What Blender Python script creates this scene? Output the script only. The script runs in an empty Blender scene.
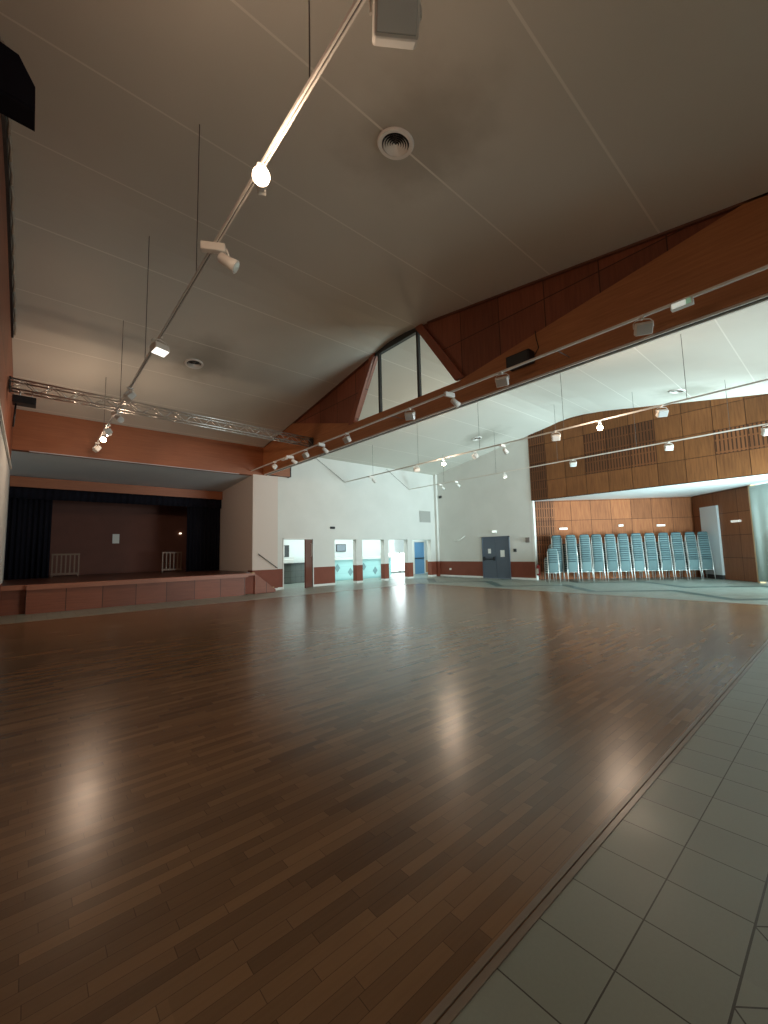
import bpy, bmesh, math, random
from mathutils import Vector, Matrix
random.seed(7)
S = bpy.context.scene
COL = S.collection
PI = math.pi

# ------------------------------------------------------------------ camera
FPX = 408.7
yaw, pit, rol = map(math.radians, (41.0, 5.47, -1.28))
CAM = Vector((0, 0, 1.5))
fw = Vector((math.cos(pit)*math.sin(yaw), math.cos(pit)*math.cos(yaw), math.sin(pit)))
r0 = Vector((math.cos(yaw), -math.sin(yaw), 0))
u0 = Vector((-math.sin(pit)*math.sin(yaw), -math.sin(pit)*math.cos(yaw), math.cos(pit)))
rr = r0*math.cos(rol) + u0*math.sin(rol)
uu = u0*math.cos(rol) - r0*math.sin(rol)
cd = bpy.data.cameras.new('camera')
cam = bpy.data.objects.new('camera', cd); COL.objects.link(cam)
cd.sensor_fit = 'HORIZONTAL'; cd.sensor_width = 36; cd.lens = 36*FPX/768
cd.clip_start = 0.05; cd.clip_end = 200
M = Matrix((rr, uu, -fw)).transposed().to_4x4(); M.translation = CAM
cam.matrix_world = M
S.camera = cam

# ------------------------------------------------------------------ view, world, big lights
S.view_settings.view_transform = 'Standard'
S.view_settings.look = 'None'
S.view_settings.gamma = 1
S.view_settings.use_curve_mapping = False
S.view_settings.exposure = 0.0
S.cycles.use_denoising = True
S.cycles.max_bounces = 8
S.cycles.diffuse_bounces = 5
S.cycles.glossy_bounces = 4
S.cycles.transparent_max_bounces = 12
S.cycles.sample_clamp_indirect = 6
S.cycles.caustics_reflective = False
S.cycles.caustics_refractive = False
w = bpy.data.worlds.new('world'); S.world = w; w.use_nodes = True
w.node_tree.nodes['Background'].inputs[0].default_value = (0.75, 0.88, 1, 1)
w.node_tree.nodes['Background'].inputs[1].default_value = 0.6

def area(name, loc, target, sx, sy, power, color, spread=PI):
    l = bpy.data.lights.new(name, 'AREA'); l.shape = 'RECTANGLE'; l.size = sx; l.size_y = sy
    l.energy = power; l.color = color; l.spread = spread
    o = bpy.data.objects.new(name, l); COL.objects.link(o); o.location = loc
    o.rotation_euler = (Vector(target)-Vector(loc)).to_track_quat('-Z', 'Y').to_euler()
    return o
DAY = (0.80, 0.98, 1.0)
# daylight through the glazed side of the hall (right of the frame)
area('daylight_hall', (13.6, -2.9, 1.7), (13.9, 5, 3.3), 7.0, 3.0, 610, DAY, math.radians(118))
area('recess_fill', (17.3, -1.6, 1.4), (20.2, 5.2, 3.9), 2.2, 2.4, 880, (0.66, 0.95, 1.0), math.radians(110))  # added light standing in the open hall, aimed up to brighten the recess ceiling
area('near_warm_fill', (2.6, -3.2, 1.9), (3.5, 3, 0.6), 5.0, 2.2, 12, (1.0, 0.82, 0.66))  # unseen warm fill light before the windowless part of the wall
# area lights added under the foyer ceiling, standing in for its daylight
area('foyer_fill', (13.4, 17.25, 2.86), (13.4, 17.3, 0), 11.0, 1.4, 200, (0.82, 1.0, 1.0))
area('foyer_rear_fill', (13.6, 19.9, 2.86), (13.6, 20.0, 0), 11.0, 1.6, 95, (0.9, 1.0, .98))
area('foyer_pane_fill', (19.4, 20.8, 1.3), (15, 16.3, 0.9), 2.0, 2.2, 60, (0.85, 0.97, 1.0))  # extra light added in front of the glowing pane

# ------------------------------------------------------------------ helpers
def mat(name, color=(.8, .8, .8), rough=.5, metal=0, emit=None, estr=0, spec=None, sheen=0):
    m = bpy.data.materials.new(name); m.use_nodes = True
    b = m.node_tree.nodes['Principled BSDF']
    b.inputs['Base Color'].default_value = (*color, 1)
    b.inputs['Roughness'].default_value = rough
    b.inputs['Metallic'].default_value = metal
    if spec is not None: b.inputs['Specular IOR Level'].default_value = spec
    if emit: b.inputs['Emission Color'].default_value = (*emit, 1); b.inputs['Emission Strength'].default_value = estr
    return m

class NT:
    """tiny node helper"""
    def __init__(s, m): s.m = m; s.t = m.node_tree; s.b = s.t.nodes['Principled BSDF']
    def n(s, kind, **kw):
        x = s.t.nodes.new(kind)
        for k, v in kw.items(): setattr(x, k, v)
        return x
    def l(s, a, b): s.t.links.new(a, b)
    def coord(s):
        g = s.n('ShaderNodeNewGeometry'); return g.outputs['Position']
    def sep(s, v):
        x = s.n('ShaderNodeSeparateXYZ'); s.l(v, x.inputs[0]); return x.outputs
    def comb(s, x, y, z):
        c = s.n('ShaderNodeCombineXYZ')
        for i, q in enumerate((x, y, z)):
            if isinstance(q, (int, float)): c.inputs[i].default_value = q
            else: s.l(q, c.inputs[i])
        return c.outputs[0]
    def math(s, op, a, b=None, c=None):
        x = s.n('ShaderNodeMath', operation=op)
        for i, q in enumerate((a, b, c)):
            if q is None: continue
            if isinstance(q, (int, float)): x.inputs[i].default_value = q
            else: s.l(q, x.inputs[i])
        return x.outputs[0]
    def mix(s, f, a, b):
        x = s.n('ShaderNodeMix', data_type='RGBA')
        for sock, q in ((x.inputs['Factor'], f), (x.inputs['A'], a), (x.inputs['B'], b)):
            if isinstance(q, (int, float)): sock.default_value = q
            elif isinstance(q, tuple): sock.default_value = (*q, 1)
            else: s.l(q, sock)
        return x.outputs['Result']
    def noise(s, v, scale, detail=2, rough=.5):
        x = s.n('ShaderNodeTexNoise'); s.l(v, x.inputs['Vector'])
        x.inputs['Scale'].default_value = scale; x.inputs['Detail'].default_value = detail
        x.inputs['Roughness'].default_value = rough; return x.outputs['Fac']
    def scale(s, v, sc):
        x = s.n('ShaderNodeVectorMath', operation='MULTIPLY'); s.l(v, x.inputs[0]); x.inputs[1].default_value = sc
        return x.outputs[0]
    def bump(s, h, strength, dist=.01):
        x = s.n('ShaderNodeBump'); x.inputs['Strength'].default_value = strength; x.inputs['Distance'].default_value = dist
        s.l(h, x.inputs['Height']); s.l(x.outputs[0], s.b.inputs['Normal'])
    def color(s, c): s.l(c, s.b.inputs['Base Color'])

def wood_mat(name, c1, c2, grain='z', rough=.45, grid=None, slots=False):
    """grain: axis the grain runs along (world). grid=(axis, pitch, offset, zpitch, zoff) draws panel joints."""
    m = mat(name, c1, rough); t = NT(m); P = t.coord()
    sc = {'z': (9, 9, .7), 'x': (.8, 14, 14), 'y': (14, .8, 14)}[grain]
    f = t.noise(t.scale(P, sc), 2.2, 4, .6)
    f2 = t.noise(P, .9, 1)
    f = t.math('ADD', t.math('MULTIPLY', f, .75), t.math('MULTIPLY', f2, .25))
    f = t.math('SMOOTH_MIN', 1, t.math('MULTIPLY_ADD', t.math('SUBTRACT', f, .5), 2.6, .5), .1)
    c = t.mix(f, c1, c2)
    s = t.sep(P)
    if grid:
        ax, pw, off, zp, zo = grid
        def cell(v, pitch, o, wd):
            q = t.math('MODULO', t.math('ADD', v, 1000*pitch - o), pitch)
            d = t.math('MINIMUM', q, t.math('SUBTRACT', pitch, q))
            return t.math('LESS_THAN', d, wd)
        h = s['XYZ'.index(ax)] if ax in 'XYZ' else (t.math('MULTIPLY', t.math('SUBTRACT', s[0], s[1]), .7071) if ax == 'd' else t.math('MULTIPLY', t.math('ADD', s[0], s[1]), .7071))
        line = t.math('MAXIMUM', cell(h, pw, off, .009), cell(s[2], zp, zo, .009))
        # each panel its own shade
        wn = t.n('ShaderNodeTexWhiteNoise', noise_dimensions='3D')
        t.l(t.comb(t.math('FLOOR', t.math('DIVIDE', t.math('SUBTRACT', h, off), pw)), t.math('FLOOR', t.math('DIVIDE', t.math('SUBTRACT', s[2], zo), zp)), 0), wn.inputs['Vector'])
        v = t.math('MULTIPLY_ADD', wn.outputs['Value'], .45, .8)
        vm = t.n('ShaderNodeVectorMath', operation='SCALE'); t.l(c, vm.inputs[0]); t.l(v, vm.inputs['Scale']); c = vm.outputs[0]
        c = t.mix(line, c, (.05, .015, .006))
        if slots:
            a = t.math('LESS_THAN', t.math('ABSOLUTE', t.math('SUBTRACT', t.math('MODULO', t.math('ADD', h, 1000), .11), .055)), .019)
            b = t.math('GREATER_THAN', t.math('MODULO', t.math('ADD', s[2], 10), .43), .05)
            c = t.mix(t.math('MULTIPLY', t.math('MULTIPLY', a, b), .85), c, (.02, .008, .004))
    t.color(c)
    return m

def bx(bm, x0, x1, y0, y1, z0, z1, mi=0):
    vs = [bm.verts.new((x, y, z)) for x in (x0, x1) for y in (y0, y1) for z in (z0, z1)]
    for q in ((0, 1, 3, 2), (4, 6, 7, 5), (0, 4, 5, 1), (2, 3, 7, 6), (0, 2, 6, 4), (1, 5, 7, 3)):
        f = bm.faces.new([vs[i] for i in q]); f.material_index = mi

def prism(bm, pts, vec, mi=0):
    """polygon pts (3d) extruded along vec"""
    vec = Vector(vec); a = [bm.verts.new(p) for p in pts]; b = [bm.verts.new(Vector(p)+vec) for p in pts]
    n = len(pts)
    fs = [bm.faces.new(a), bm.faces.new(b[::-1])]
    for i in range(n): fs.append(bm.faces.new((a[i], b[i], b[(i+1) % n], a[(i+1) % n])))
    for f in fs: f.material_index = mi

def tube(bm, pts, r, seg=8, mi=0, cap=True):
    pts = [Vector(p) for p in pts]; rings = []
    for i, p in enumerate(pts):
        d = (pts[min(i+1, len(pts)-1)] - pts[max(i-1, 0)]).normalized()
        up = Vector((0, 0, 1)) if abs(d.z) < .95 else Vector((1, 0, 0))
        a = d.cross(up).normalized(); b = d.cross(a).normalized()
        rad = r[i] if isinstance(r, (list, tuple)) else r
        rings.append([bm.verts.new(p + a*rad*math.cos(2*PI*k/seg) + b*rad*math.sin(2*PI*k/seg)) for k in range(seg)])
    for i in range(len(rings)-1):
        for k in range(seg):
            f = bm.faces.new((rings[i][k], rings[i][(k+1) % seg], rings[i+1][(k+1) % seg], rings[i+1][k])); f.material_index = mi; f.smooth = True
    if cap:
        bm.faces.new(rings[0][::-1]).material_index = mi; bm.faces.new(rings[-1]).material_index = mi

def rbox(bm, cx, cy, cz, sx, sy, sz, bev=.01, seg=2, rot=None, mi=0):
    b2 = bmesh.new(); bx(b2, -sx/2, sx/2, -sy/2, sy/2, -sz/2, sz/2)
    if bev: bmesh.ops.bevel(b2, geom=b2.edges[:], offset=bev, segments=seg, affect='EDGES', profile=.5)
    if rot: bmesh.ops.rotate(b2, verts=b2.verts, cent=(0, 0, 0), matrix=rot)
    bmesh.ops.translate(b2, verts=b2.verts, vec=(cx, cy, cz))
    mp = {v: bm.verts.new(v.co) for v in b2.verts}
    for f in b2.faces:
        g = bm.faces.new([mp[v] for v in f.verts]); g.material_index = mi
    b2.free()

def obj(name, bm, mats, parent=None, norm=True):
    if norm: bmesh.ops.recalc_face_normals(bm, faces=bm.faces)
    me = bpy.data.meshes.new(name); bm.to_mesh(me); bm.free()
    for m in (mats if isinstance(mats, (list, tuple)) else [mats]): me.materials.append(m)
    o = bpy.data.objects.new(name, me); COL.objects.link(o)
    if parent: o.parent = parent
    return o

def struct(name, bm, mats):
    o = obj(name, bm, mats); o['kind'] = 'structure'; return o

def tag(o, label, cat, group=None):
    o['label'] = label; o['category'] = cat
    if group: o['group'] = group
    return o

def thing(name, loc, label, cat, group=None, rz=0):
    o = bpy.data.objects.new(name, None); COL.objects.link(o); o.location = loc; o.rotation_euler = (0, 0, rz)
    o.empty_display_size = .1
    return tag(o, label, cat, group)

def part_at(root, name, bm, m):
    """world-coordinate mesh as child of an unrotated empty"""
    bmesh.ops.translate(bm, verts=bm.verts, vec=-Vector(root.location))
    return obj(name, bm, m, root)

def dup(root, loc, label, rot=None):
    r = root.copy(); COL.objects.link(r); r.location = loc; r['label'] = label
    if rot is not None: r.rotation_euler = rot
    for ch in root.children:
        c = ch.copy(); COL.objects.link(c); c.parent = r
        for g in ch.children:
            d = g.copy(); COL.objects.link(d); d.parent = c
    return r

NB = bmesh.new
def roofz(Y): return min(7.2, 5.87+.165*(16.1-Y), 6.10+.165*(Y-.2))

# ------------------------------------------------------------------ materials
m_white = mat('white_plaster', (.74, .73, .69), .8)
t = NT(m_white); P = t.coord(); n = t.noise(P, 1.1, 3); t.color(t.mix(n, (.66, .65, .61), (.78, .77, .73)))
m_warm_shade = mat('warm_shade_plaster', (.70, .60, .54), .8)  # warm light and shade on the pier, put into its plaster colour
m_dado = mat('red_brown_paint', (.27, .085, .05), .6, spec=.3)
t = NT(m_dado); P = t.coord(); t.color(t.mix(t.noise(P, 3, 3), (.19, .050, .028), (.25, .070, .040)))
m_white_trim = mat('white_paint', (.78, .77, .73), .45)
m_reveal = mat('pale_reveal', (.8, .8, .78), .6)
m_beam = wood_mat('glulam_timber', (.50, .20, .075), (.36, .13, .05), 'y', .5)
m_beamx = wood_mat('stage_beam_timber', (.37, .125, .05), (.27, .085, .034), 'x', .5)
m_gable = wood_mat('dark_panel_timber', (.20, .055, .028), (.30, .09, .045), 'z', .45, ('Y', 1.0, .53, .93, 6.25))
m_upper = wood_mat('plywood_panels', (.22, .086, .029), (.12, .044, .016), 'z', .5, ('Y', .88, .32, .86, 3.72))
m_upper_slot = wood_mat('slotted_plywood_panels', (.17, .062, .023), (.11, .039, .015), 'z', .55, ('Y', .88, .32, .86, 3.72), True)
m_diag = wood_mat('alcove_plywood_panels', (.37, .13, .05), (.21, .07, .028), 'z', .7, ('d', .92, .15, .92, 0.0))
m_diag_slot = wood_mat('alcove_slotted_panels', (.30, .11, .045), (.20, .07, .03), 'z', .7, ('d', .92, .15, .92, 0.0), True)
m_diag2 = wood_mat('alcove_side_panels', (.27, .10, .045), (.19, .07, .032), 'z', .45, ('s', 1.3, .4, .92, 0.0))
m_stage_front = wood_mat('stage_front_ply', (.28, .085, .042), (.20, .058, .028), 'x', .5, ('X', .87, 0.0, 3.0, -1.0))
m_stage_lip = wood_mat('stage_lip_timber', (.40, .155, .088), (.31, .11, .062), 'x', .45)
m_stage_floor = mat('stage_floor_dark', (.10, .035, .02), .35)
m_black = mat('black_plastic', (.012, .011, .013), .5)
m_curtain = mat('black_velvet', (.010, .010, .016), .95, spec=.1)
m_back = mat('stage_back_brown', (.20, .085, .06), .8)
t = NT(m_back); P = t.coord(); t.color(t.mix(t.noise(P, 2, 3), (.115, .043, .03), (.16, .062, .043)))
m_grey_soffit = mat('grey_painted_soffit', (.66, .71, .73), .8)
m_lampw = mat('lamp_white_enamel', (.80, .77, .72), .35)
m_glass = mat('lamp_glass', (.75, .78, .78), .08, .3)
m_lit = mat('halogen_lit_glass', (1, .9, .8), .3, emit=(1.0, .78, .58), estr=60)
m_litw = mat('lit_flood_glass', (1, 1, 1), .3, emit=(1.0, .93, .82), estr=2.2)
m_rail = mat('track_white', (.78, .74, .69), .35)
m_steel = mat('truss_aluminium', (.62, .60, .57), .32, .8)
m_wire = mat('wire_steel', (.13, .11, .10), .5, .3)
m_dark = mat('dark_metal', (.05, .05, .05), .45, .3)
m_chrome = mat('chair_chrome', (.85, .85, .83), .35, .55)
m_teal = mat('teal_fabric', (.16, .30, .31), .85)
t = NT(m_teal); P = t.coord(); oi = t.n('ShaderNodeObjectInfo'); t.color(t.mix(t.math('ADD', t.math('MULTIPLY', t.noise(P, 40, 2), .4), t.math('MULTIPLY', oi.outputs['Random'], .6)), (.07, .112, .118), (.15, .228, .235)))
m_fold_shade = mat('dark_teal_fold_shade', (.03, .06, .07), .8)  # shadow line between stacked backs, painted along each top edge
m_door = mat('blue_grey_door', (.10, .125, .165), .45)
m_paper = mat('paper', (.85, .85, .82), .7)
m_blue = mat('blue_door_paint', (.16, .36, .62), .4)

for m_ in (m_upper, m_upper_slot, m_diag, m_diag_slot, m_diag2): m_.node_tree.nodes['Principled BSDF'].inputs['Specular IOR Level'].default_value = .25
# ceiling: pale boards with dirt round the air vents
VENTS = [(3.27, 3.38), (3.15, 11.31), (15.68, 11.26), (16.27, 3.53)]
m_ceil = mat('ceiling_boards', (.6, .57, .5), .85)
t = NT(m_ceil); P = t.coord(); s = t.sep(P)
nz = t.noise(P, .45, 3)
c = t.mix(nz, (.60, .575, .51), (.70, .675, .61))
d2 = None
for (vx, vy) in VENTS:
    dx = t.math('SUBTRACT', s[0], vx+.15); dy = t.math('MULTIPLY', t.math('SUBTRACT', s[1], vy-.25), .75)
    d = t.math('SQRT', t.math('ADD', t.math('MULTIPLY', dx, dx), t.math('MULTIPLY', dy, dy)))
    d2 = d if d2 is None else t.math('MINIMUM', d2, d)
d2 = t.math('ADD', d2, t.math('MULTIPLY', t.math('SUBTRACT', t.noise(P, 2.0, 3), .5), .8))
st = t.n('ShaderNodeMapRange', interpolation_type='SMOOTHSTEP'); t.l(d2, st.inputs['Value'])
st.inputs['From Min'].default_value = .1; st.inputs['From Max'].default_value = 1.1; st.inputs['To Min'].default_value = .55; st.inputs['To Max'].default_value = 0
c = t.mix(st.outputs[0], c, (.26, .23, .18))
q = t.math('MODULO', t.math('ADD', s[1], 176 - 1.6), 1.76)
dd = t.math('MINIMUM', q, t.math('SUBTRACT', 1.76, q))
c = t.mix(t.math('MULTIPLY', t.math('LESS_THAN', dd, .014), .75), c, (.85, .82, .75))
t.color(c)

# parquet: narrow staves running along X
m_parq = mat('oak_parquet', (.2, .1, .06), .30)
t = NT(m_parq); P = t.coord(); s = t.sep(P)
W = .062; LN = .48
row = t.math('FLOOR', t.math('DIVIDE', s[1], W))
wr = t.n('ShaderNodeTexWhiteNoise', noise_dimensions='1D'); t.l(row, wr.inputs['W'])
xs = t.math('ADD', s[0], t.math('MULTIPLY', wr.outputs['Value'], 7.0))
colm = t.math('FLOOR', t.math('DIVIDE', xs, LN))
wc = t.n('ShaderNodeTexWhiteNoise', noise_dimensions='2D'); t.l(t.comb(row, colm, 0), wc.inputs['Vector'])
g = t.noise(t.scale(P, (2.2, 40, 1)), 1.5, 4, .65)
v = t.math('ADD', t.math('MULTIPLY', wc.outputs['Value'], .66), t.math('MULTIPLY', g, .34))
grp = t.n('ShaderNodeTexWhiteNoise', noise_dimensions='2D')
r3 = t.math('FLOOR', t.math('DIVIDE', s[1], W*3)); w3 = t.n('ShaderNodeTexWhiteNoise', noise_dimensions='1D'); t.l(r3, w3.inputs['W'])
t.l(t.comb(r3, t.math('FLOOR', t.math('DIVIDE', t.math('ADD', s[0], t.math('MULTIPLY', w3.outputs['Value'], 9)), 2.1)), 0), grp.inputs['Vector'])
strk = t.noise(t.scale(P, (.30, 3.2, 1)), 1.3, 2)
v = t.math('ADD', t.math('MULTIPLY', v, .6), t.math('ADD', t.math('MULTIPLY', grp.outputs['Value'], .2), t.math('MULTIPLY', strk, .2)))
c = t.mix(v, (.074, .037, .016), (.335, .190, .092))
qy = t.math('MODULO', s[1], W); ly = t.math('LESS_THAN', t.math('MINIMUM', qy, t.math('SUBTRACT', W, qy)), .0012)
qx = t.math('MODULO', xs, LN); lx = t.math('LESS_THAN', t.math('MINIMUM', qx, t.math('SUBTRACT', LN, qx)), .0015)
c = t.mix(t.math('MULTIPLY', t.math('MAXIMUM', ly, lx), .6), c, (.035, .014, .008))
t.color(c)
ro = t.math('ADD', t.math('MULTIPLY', t.noise(t.scale(P, (.6, 6, 1)), 2.0, 3, .6), .10), .20); t.l(ro, t.b.inputs['Roughness'])
hb = t.noise(t.scale(P, (.22, 5, 1)), 1.8, 2)
t.bump(hb, .10, .008)

# tiles 30 cm, sage green-grey, diagonal field beyond Y<0.40, dark zigzag band in the far area
m_tile = mat('sage_floor_tiles', (.3, .33, .27), .3)
t = NT(m_tile); P = t.coord(); s = t.sep(P)
def joint(v, off, wd, pitch=.3):
    q = t.math('MODULO', t.math('ADD', v, 300*pitch - off), pitch)
    return t.math('LESS_THAN', t.math('MINIMUM', q, t.math('SUBTRACT', pitch, q)), wd)
jo = t.math('MAXIMUM', joint(s[0], .14, .0028), joint(s[1], .094, .0028))
a = t.math('MULTIPLY', t.math('ADD', s[0], s[1]), .7071); b = t.math('MULTIPLY', t.math('SUBTRACT', s[0], s[1]), .7071)
jd = t.math('MAXIMUM', joint(a, (1.801+.394)*.70711 % .3, .003), joint(b, (1.801-.394)*.70711 % .3, .003))
far = t.math('GREATER_THAN', s[0], 14.0)
sel = t.math('MAXIMUM', t.math('LESS_THAN', s[1], .394), far)
jj = t.math('ADD', t.math('MULTIPLY', jo, t.math('SUBTRACT', 1, sel)), t.math('MULTIPLY', jd, sel))
jj = t.math('MAXIMUM', jj, t.math('LESS_THAN', t.math('ABSOLUTE', t.math('SUBTRACT', s[1], .394)), .004))
wt = t.n('ShaderNodeTexWhiteNoise', noise_dimensions='2D')
t.l(t.comb(t.math('FLOOR', t.math('DIVIDE', t.math('SUBTRACT', s[0], .14), .3)), t.math('FLOOR', t.math('DIVIDE', t.math('SUBTRACT', s[1], .1), .3)), 0), wt.inputs['Vector'])
v = t.math('ADD', t.math('MULTIPLY', wt.outputs['Value'], .5), t.math('MULTIPLY', t.noise(P, 60, 3, .7), .5))
c = t.mix(v, (.23, .262, .228), (.305, .338, .298))
band = None
for off, x0 in ((9.5, 14.3), (11.3, 17.5)):
    pp = t.math('PINGPONG', t.math('ADD', s[1], 36 - off), 1.8)
    e = t.math('LESS_THAN', t.math('ABSOLUTE', t.math('SUBTRACT', t.math('SUBTRACT', s[0], x0), pp)), .27)
    band = e if band is None else t.math('MAXIMUM', band, e)
c = t.mix(t.math('MULTIPLY', band, .9), c, (.045, .09, .085))
c = t.mix(t.math('MULTIPLY', jj, .95), c, (.03, .027, .02))
t.color(c)
t.l(t.math('MULTIPLY_ADD', t.noise(P, 3, 3), .16, .26), t.b.inputs['Roughness'])
hh = t.math('SUBTRACT', t.math('MULTIPLY', t.noise(P, 25, 2), .15), jj)
t.bump(hh, .35, .003)

# ------------------------------------------------------------------ floors
XF = -.55
bm = NB(); bx(bm, XF, 13.5, 1.0, 13.2, -.05, 0.0, 0)
bx(bm, XF, 26, -3.2, 1.0, -.05, 0.0, 1)
bx(bm, XF, 13.5, 13.2, 21.4, -.05, 0.0, 1)
bx(bm, 13.5, 26, 1.0, 21.4, -.05, 0.0, 1)
struct('floor', bm, [m_parq, m_tile])
bm = NB(); m_strip = wood_mat('floor_edge_strip', (.27, .22, .18), (.21, .165, .13), 'x', .3)
bx(bm, XF, 13.5, .978, 1.006, 0.0, .004); bx(bm, XF, 13.5, 1.012, 1.038, 0.0, .006)
bx(bm, XF, 13.5, 13.19, 13.23, 0.0, .005); bx(bm, 13.48, 13.52, 1.0, 13.2, 0.0, .005)
struct('trim_1', bm, m_strip)

# ------------------------------------------------------------------ ceiling (gabled along Y, straight along X)
def roof_prof():
    # softly rounded ridge
    pts = [(-3.4, 5.50), (.2, 6.10), (6.3, roofz(6.3)), (6.85, 7.17), (7.3, 7.215), (7.65, 7.225), (8.0, 7.215), (8.4, 7.16), (8.9, roofz(8.9)), (16.12, 5.867)]
    return pts
bm = NB(); pr = roof_prof()
poly = [(-.6, y, z) for y, z in pr] + [(-.6, 16.12, 7.6), (-.6, -3.4, 7.6)]
prism(bm, poly, (18.75, 0, 0))
struct('ceiling', bm, m_ceil)

# ------------------------------------------------------------------ walls
XW = -.52
bm = NB()
bx(bm, XW-.2, XW, -3.3, 15.9, .85, 4.1, 0)
bx(bm, XW-.2, XW+.006, -3.3, 15.9, 0, .85, 1)
bx(bm, XW-.2, XW+.012, -3.3, 15.9, 4.1, 7.5, 2)
m_leftwood = wood_mat('left_wall_timber', (.30, .10, .05), (.22, .07, .035), 'z', .5, ('Y', 1.2, .1, 1.2, 4.1))
struct('wall_left', bm, [m_white, m_dado, m_leftwood])
bm = NB(); bx(bm, XW+.012, XW+.05, 3.0, 15.6, 4.06, 4.12); struct('trim_2', bm, m_white_trim)

# wall behind the camera: windows outside the frame let daylight in
bm = NB()
bx(bm, XW, 7.6, -3.5, -3.3, 0, 5.6, 0); bx(bm, 7.4, 7.9, -3.5, -3.3, 0, 5.6, 0)
bx(bm, 7.6, 18.2, -3.5, -3.3, 3.6, 5.6, 0); bx(bm, 7.6, 18.2, -3.5, -3.3, 0, .2, 0); bx(bm, 17.5, 18.2, -3.5, -3.3, 0, 5.6, 0)
struct('wall_front', bm, [m_white])
bm = NB()
for i in range(7): bx(bm, 7.9+i*1.58, 7.97+i*1.58, -3.45, -3.35, .2, 3.6)
bx(bm, 7.9, 17.5, -3.45, -3.35, .2, .28); bx(bm, 7.9, 17.5, -3.45, -3.35, 3.5, 3.6)
struct('window_1', bm, m_white_trim)

# far wall (Y = 16) with one door and four openings
bm = NB()
Y0, Y1 = 16.0, 16.28
OP = [(8.2, 9.62), (10.81, 12.07), (12.44, 13.86), (14.16, 15.55), (15.93, 17.4)]
HO = 2.1
xs = [7.4] + [v for o in OP for v in o] + [17.98]
for i in range(0, len(xs), 2):
    a, b = xs[i], xs[i+1]
    bx(bm, a, b, Y0, Y1, .85, HO, 0); bx(bm, a, b, Y0-.008, Y1+.008, .09, .85, 1); bx(bm, a, b, Y0-.012, Y1, 0, .09, 2)
bx(bm, 7.4, 17.98, Y0, Y1, HO, 6.2, 0)
struct('wall_back', bm, [m_white, m_dado, m_white_trim])
# pier beside the stage and the stage's right cheek
bm = NB()
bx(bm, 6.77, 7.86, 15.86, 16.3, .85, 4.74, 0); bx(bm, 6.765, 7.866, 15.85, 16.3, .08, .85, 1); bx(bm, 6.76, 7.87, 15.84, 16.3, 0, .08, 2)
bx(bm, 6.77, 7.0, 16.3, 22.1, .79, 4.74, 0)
struct('wall_pier', bm, [m_warm_shade, m_dado, m_white_trim])
# small pilaster in the far corner
bm = NB(); bx(bm, 17.80, 17.95, 15.84, 16.0, .85, 5.9, 0); bx(bm, 17.795, 17.95, 15.835, 16.0, 0, .85, 1)
struct('wall_corner_pilaster', bm, [m_white, m_dado])

# right wall (X = 17.95): plaster with the double door, timber beyond
XR = 17.95
DY0, DY1 = 11.24, 12.86
bm = NB()
def rw(y0, y1, z0, z1, mi, x0=XR): bx(bm, x0, XR+.2, y0, y1, z0, z1, mi)
rw(DY1, 16.2, .85, 6.6, 0); rw(9.95, DY0, .85, 6.95, 0); rw(DY0, DY1, 2.12, 6.7, 0)
prism(bm, [(XR, 9.95, 6.0), (XR, 16.2, 6.0), (XR, 16.2, 5.9), (XR, 9.95, 6.95)], (.2, 0, 0), 0) if False else None
rw(DY1, 16.2, .09, .85, 1, XR-.008); rw(9.95, DY0, .09, .85, 1, XR-.008)
rw(DY1, 16.2, 0, .09, 2, XR-.012); rw(9.95, DY0, 0, .09, 2, XR-.012)
struct('wall_right', bm, [m_white, m_dado, m_white_trim])
# upper timber wall above the recess: panels
bm = NB()
PW = .88; ytop = 9.95
edges = [9.95, 9.12] + [9.12-PW*k for k in range(1, 15)]
zr = [3.72, 4.58, 5.44, 6.30, 7.16]
for i in range(len(edges)-1):
    yb, ya = edges[i], edges[i+1]
    for j in range(4):
        z0, z1 = zr[j], zr[j+1]
        top = roofz((ya+yb)/2)+.2
        z1 = min(z1, max(top, z0+.01)) if j < 3 else z1
        slot = (i == 0) or (j == 1 and (3 <= i <= 5 or i >= 8)) or (j == 2 and 3 <= i <= 5)
        bx(bm, XR-.03, XR+.0, ya+.004, yb-.004, z0+.004, z1-.004, 1 if slot else 0)
bx(bm, XR, XR+.16, -3.4, 9.95, 3.72, 7.3, 0)
struct('wall_right_upper', bm, [m_upper, m_upper_slot])

# chair recess: 45 degree timber walls, white ceiling
A0 = Vector((18.0, 10.2, 0)); A1 = Vector((23.3, 4.9, 0)); A2 = Vector((20.87, 2.47, 0)); A3 = Vector((17.9, -.5, 0))
def slab(bm, p, q, z0, z1, th, mi=0):
    d = (q-p).normalized(); nrm = Vector((d.y, -d.x, 0))
    if nrm.dot(Vector((19, 5, 0))-p) > 0: nrm = -nrm
    prism(bm, [p+Vector((0, 0, z0)), q+Vector((0, 0, z0)), q+nrm*th+Vector((0, 0, z0)), p+nrm*th+Vector((0, 0, z0))], (0, 0, z1-z0), mi)
bm = NB()
As = A0 + (A1-A0).normalized()*1.25
slab(bm, A0, As, 0, 3.72, .15, 1); slab(bm, As, A1, 0, 3.72, .15, 0)
struct('wall_recess', bm, [m_diag, m_diag_slot])
bm = NB(); slab(bm, A1, A2, 0, 3.72, .15); struct('wall_recess_side', bm, m_diag2)
bm = NB(); bx(bm, XR-.005, XR+.16, 9.9, 10.02, 0, 3.75); struct('trim_3', bm, m_white_trim)
bm = NB(); prism(bm, [(XR+.02, -3.4, 3.72), (XR+.02, 10.1, 3.72), (A1.x+.3, A1.y, 3.72), (A3.x+.5, -3.4, 3.72)], (0, 0, .12))
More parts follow.
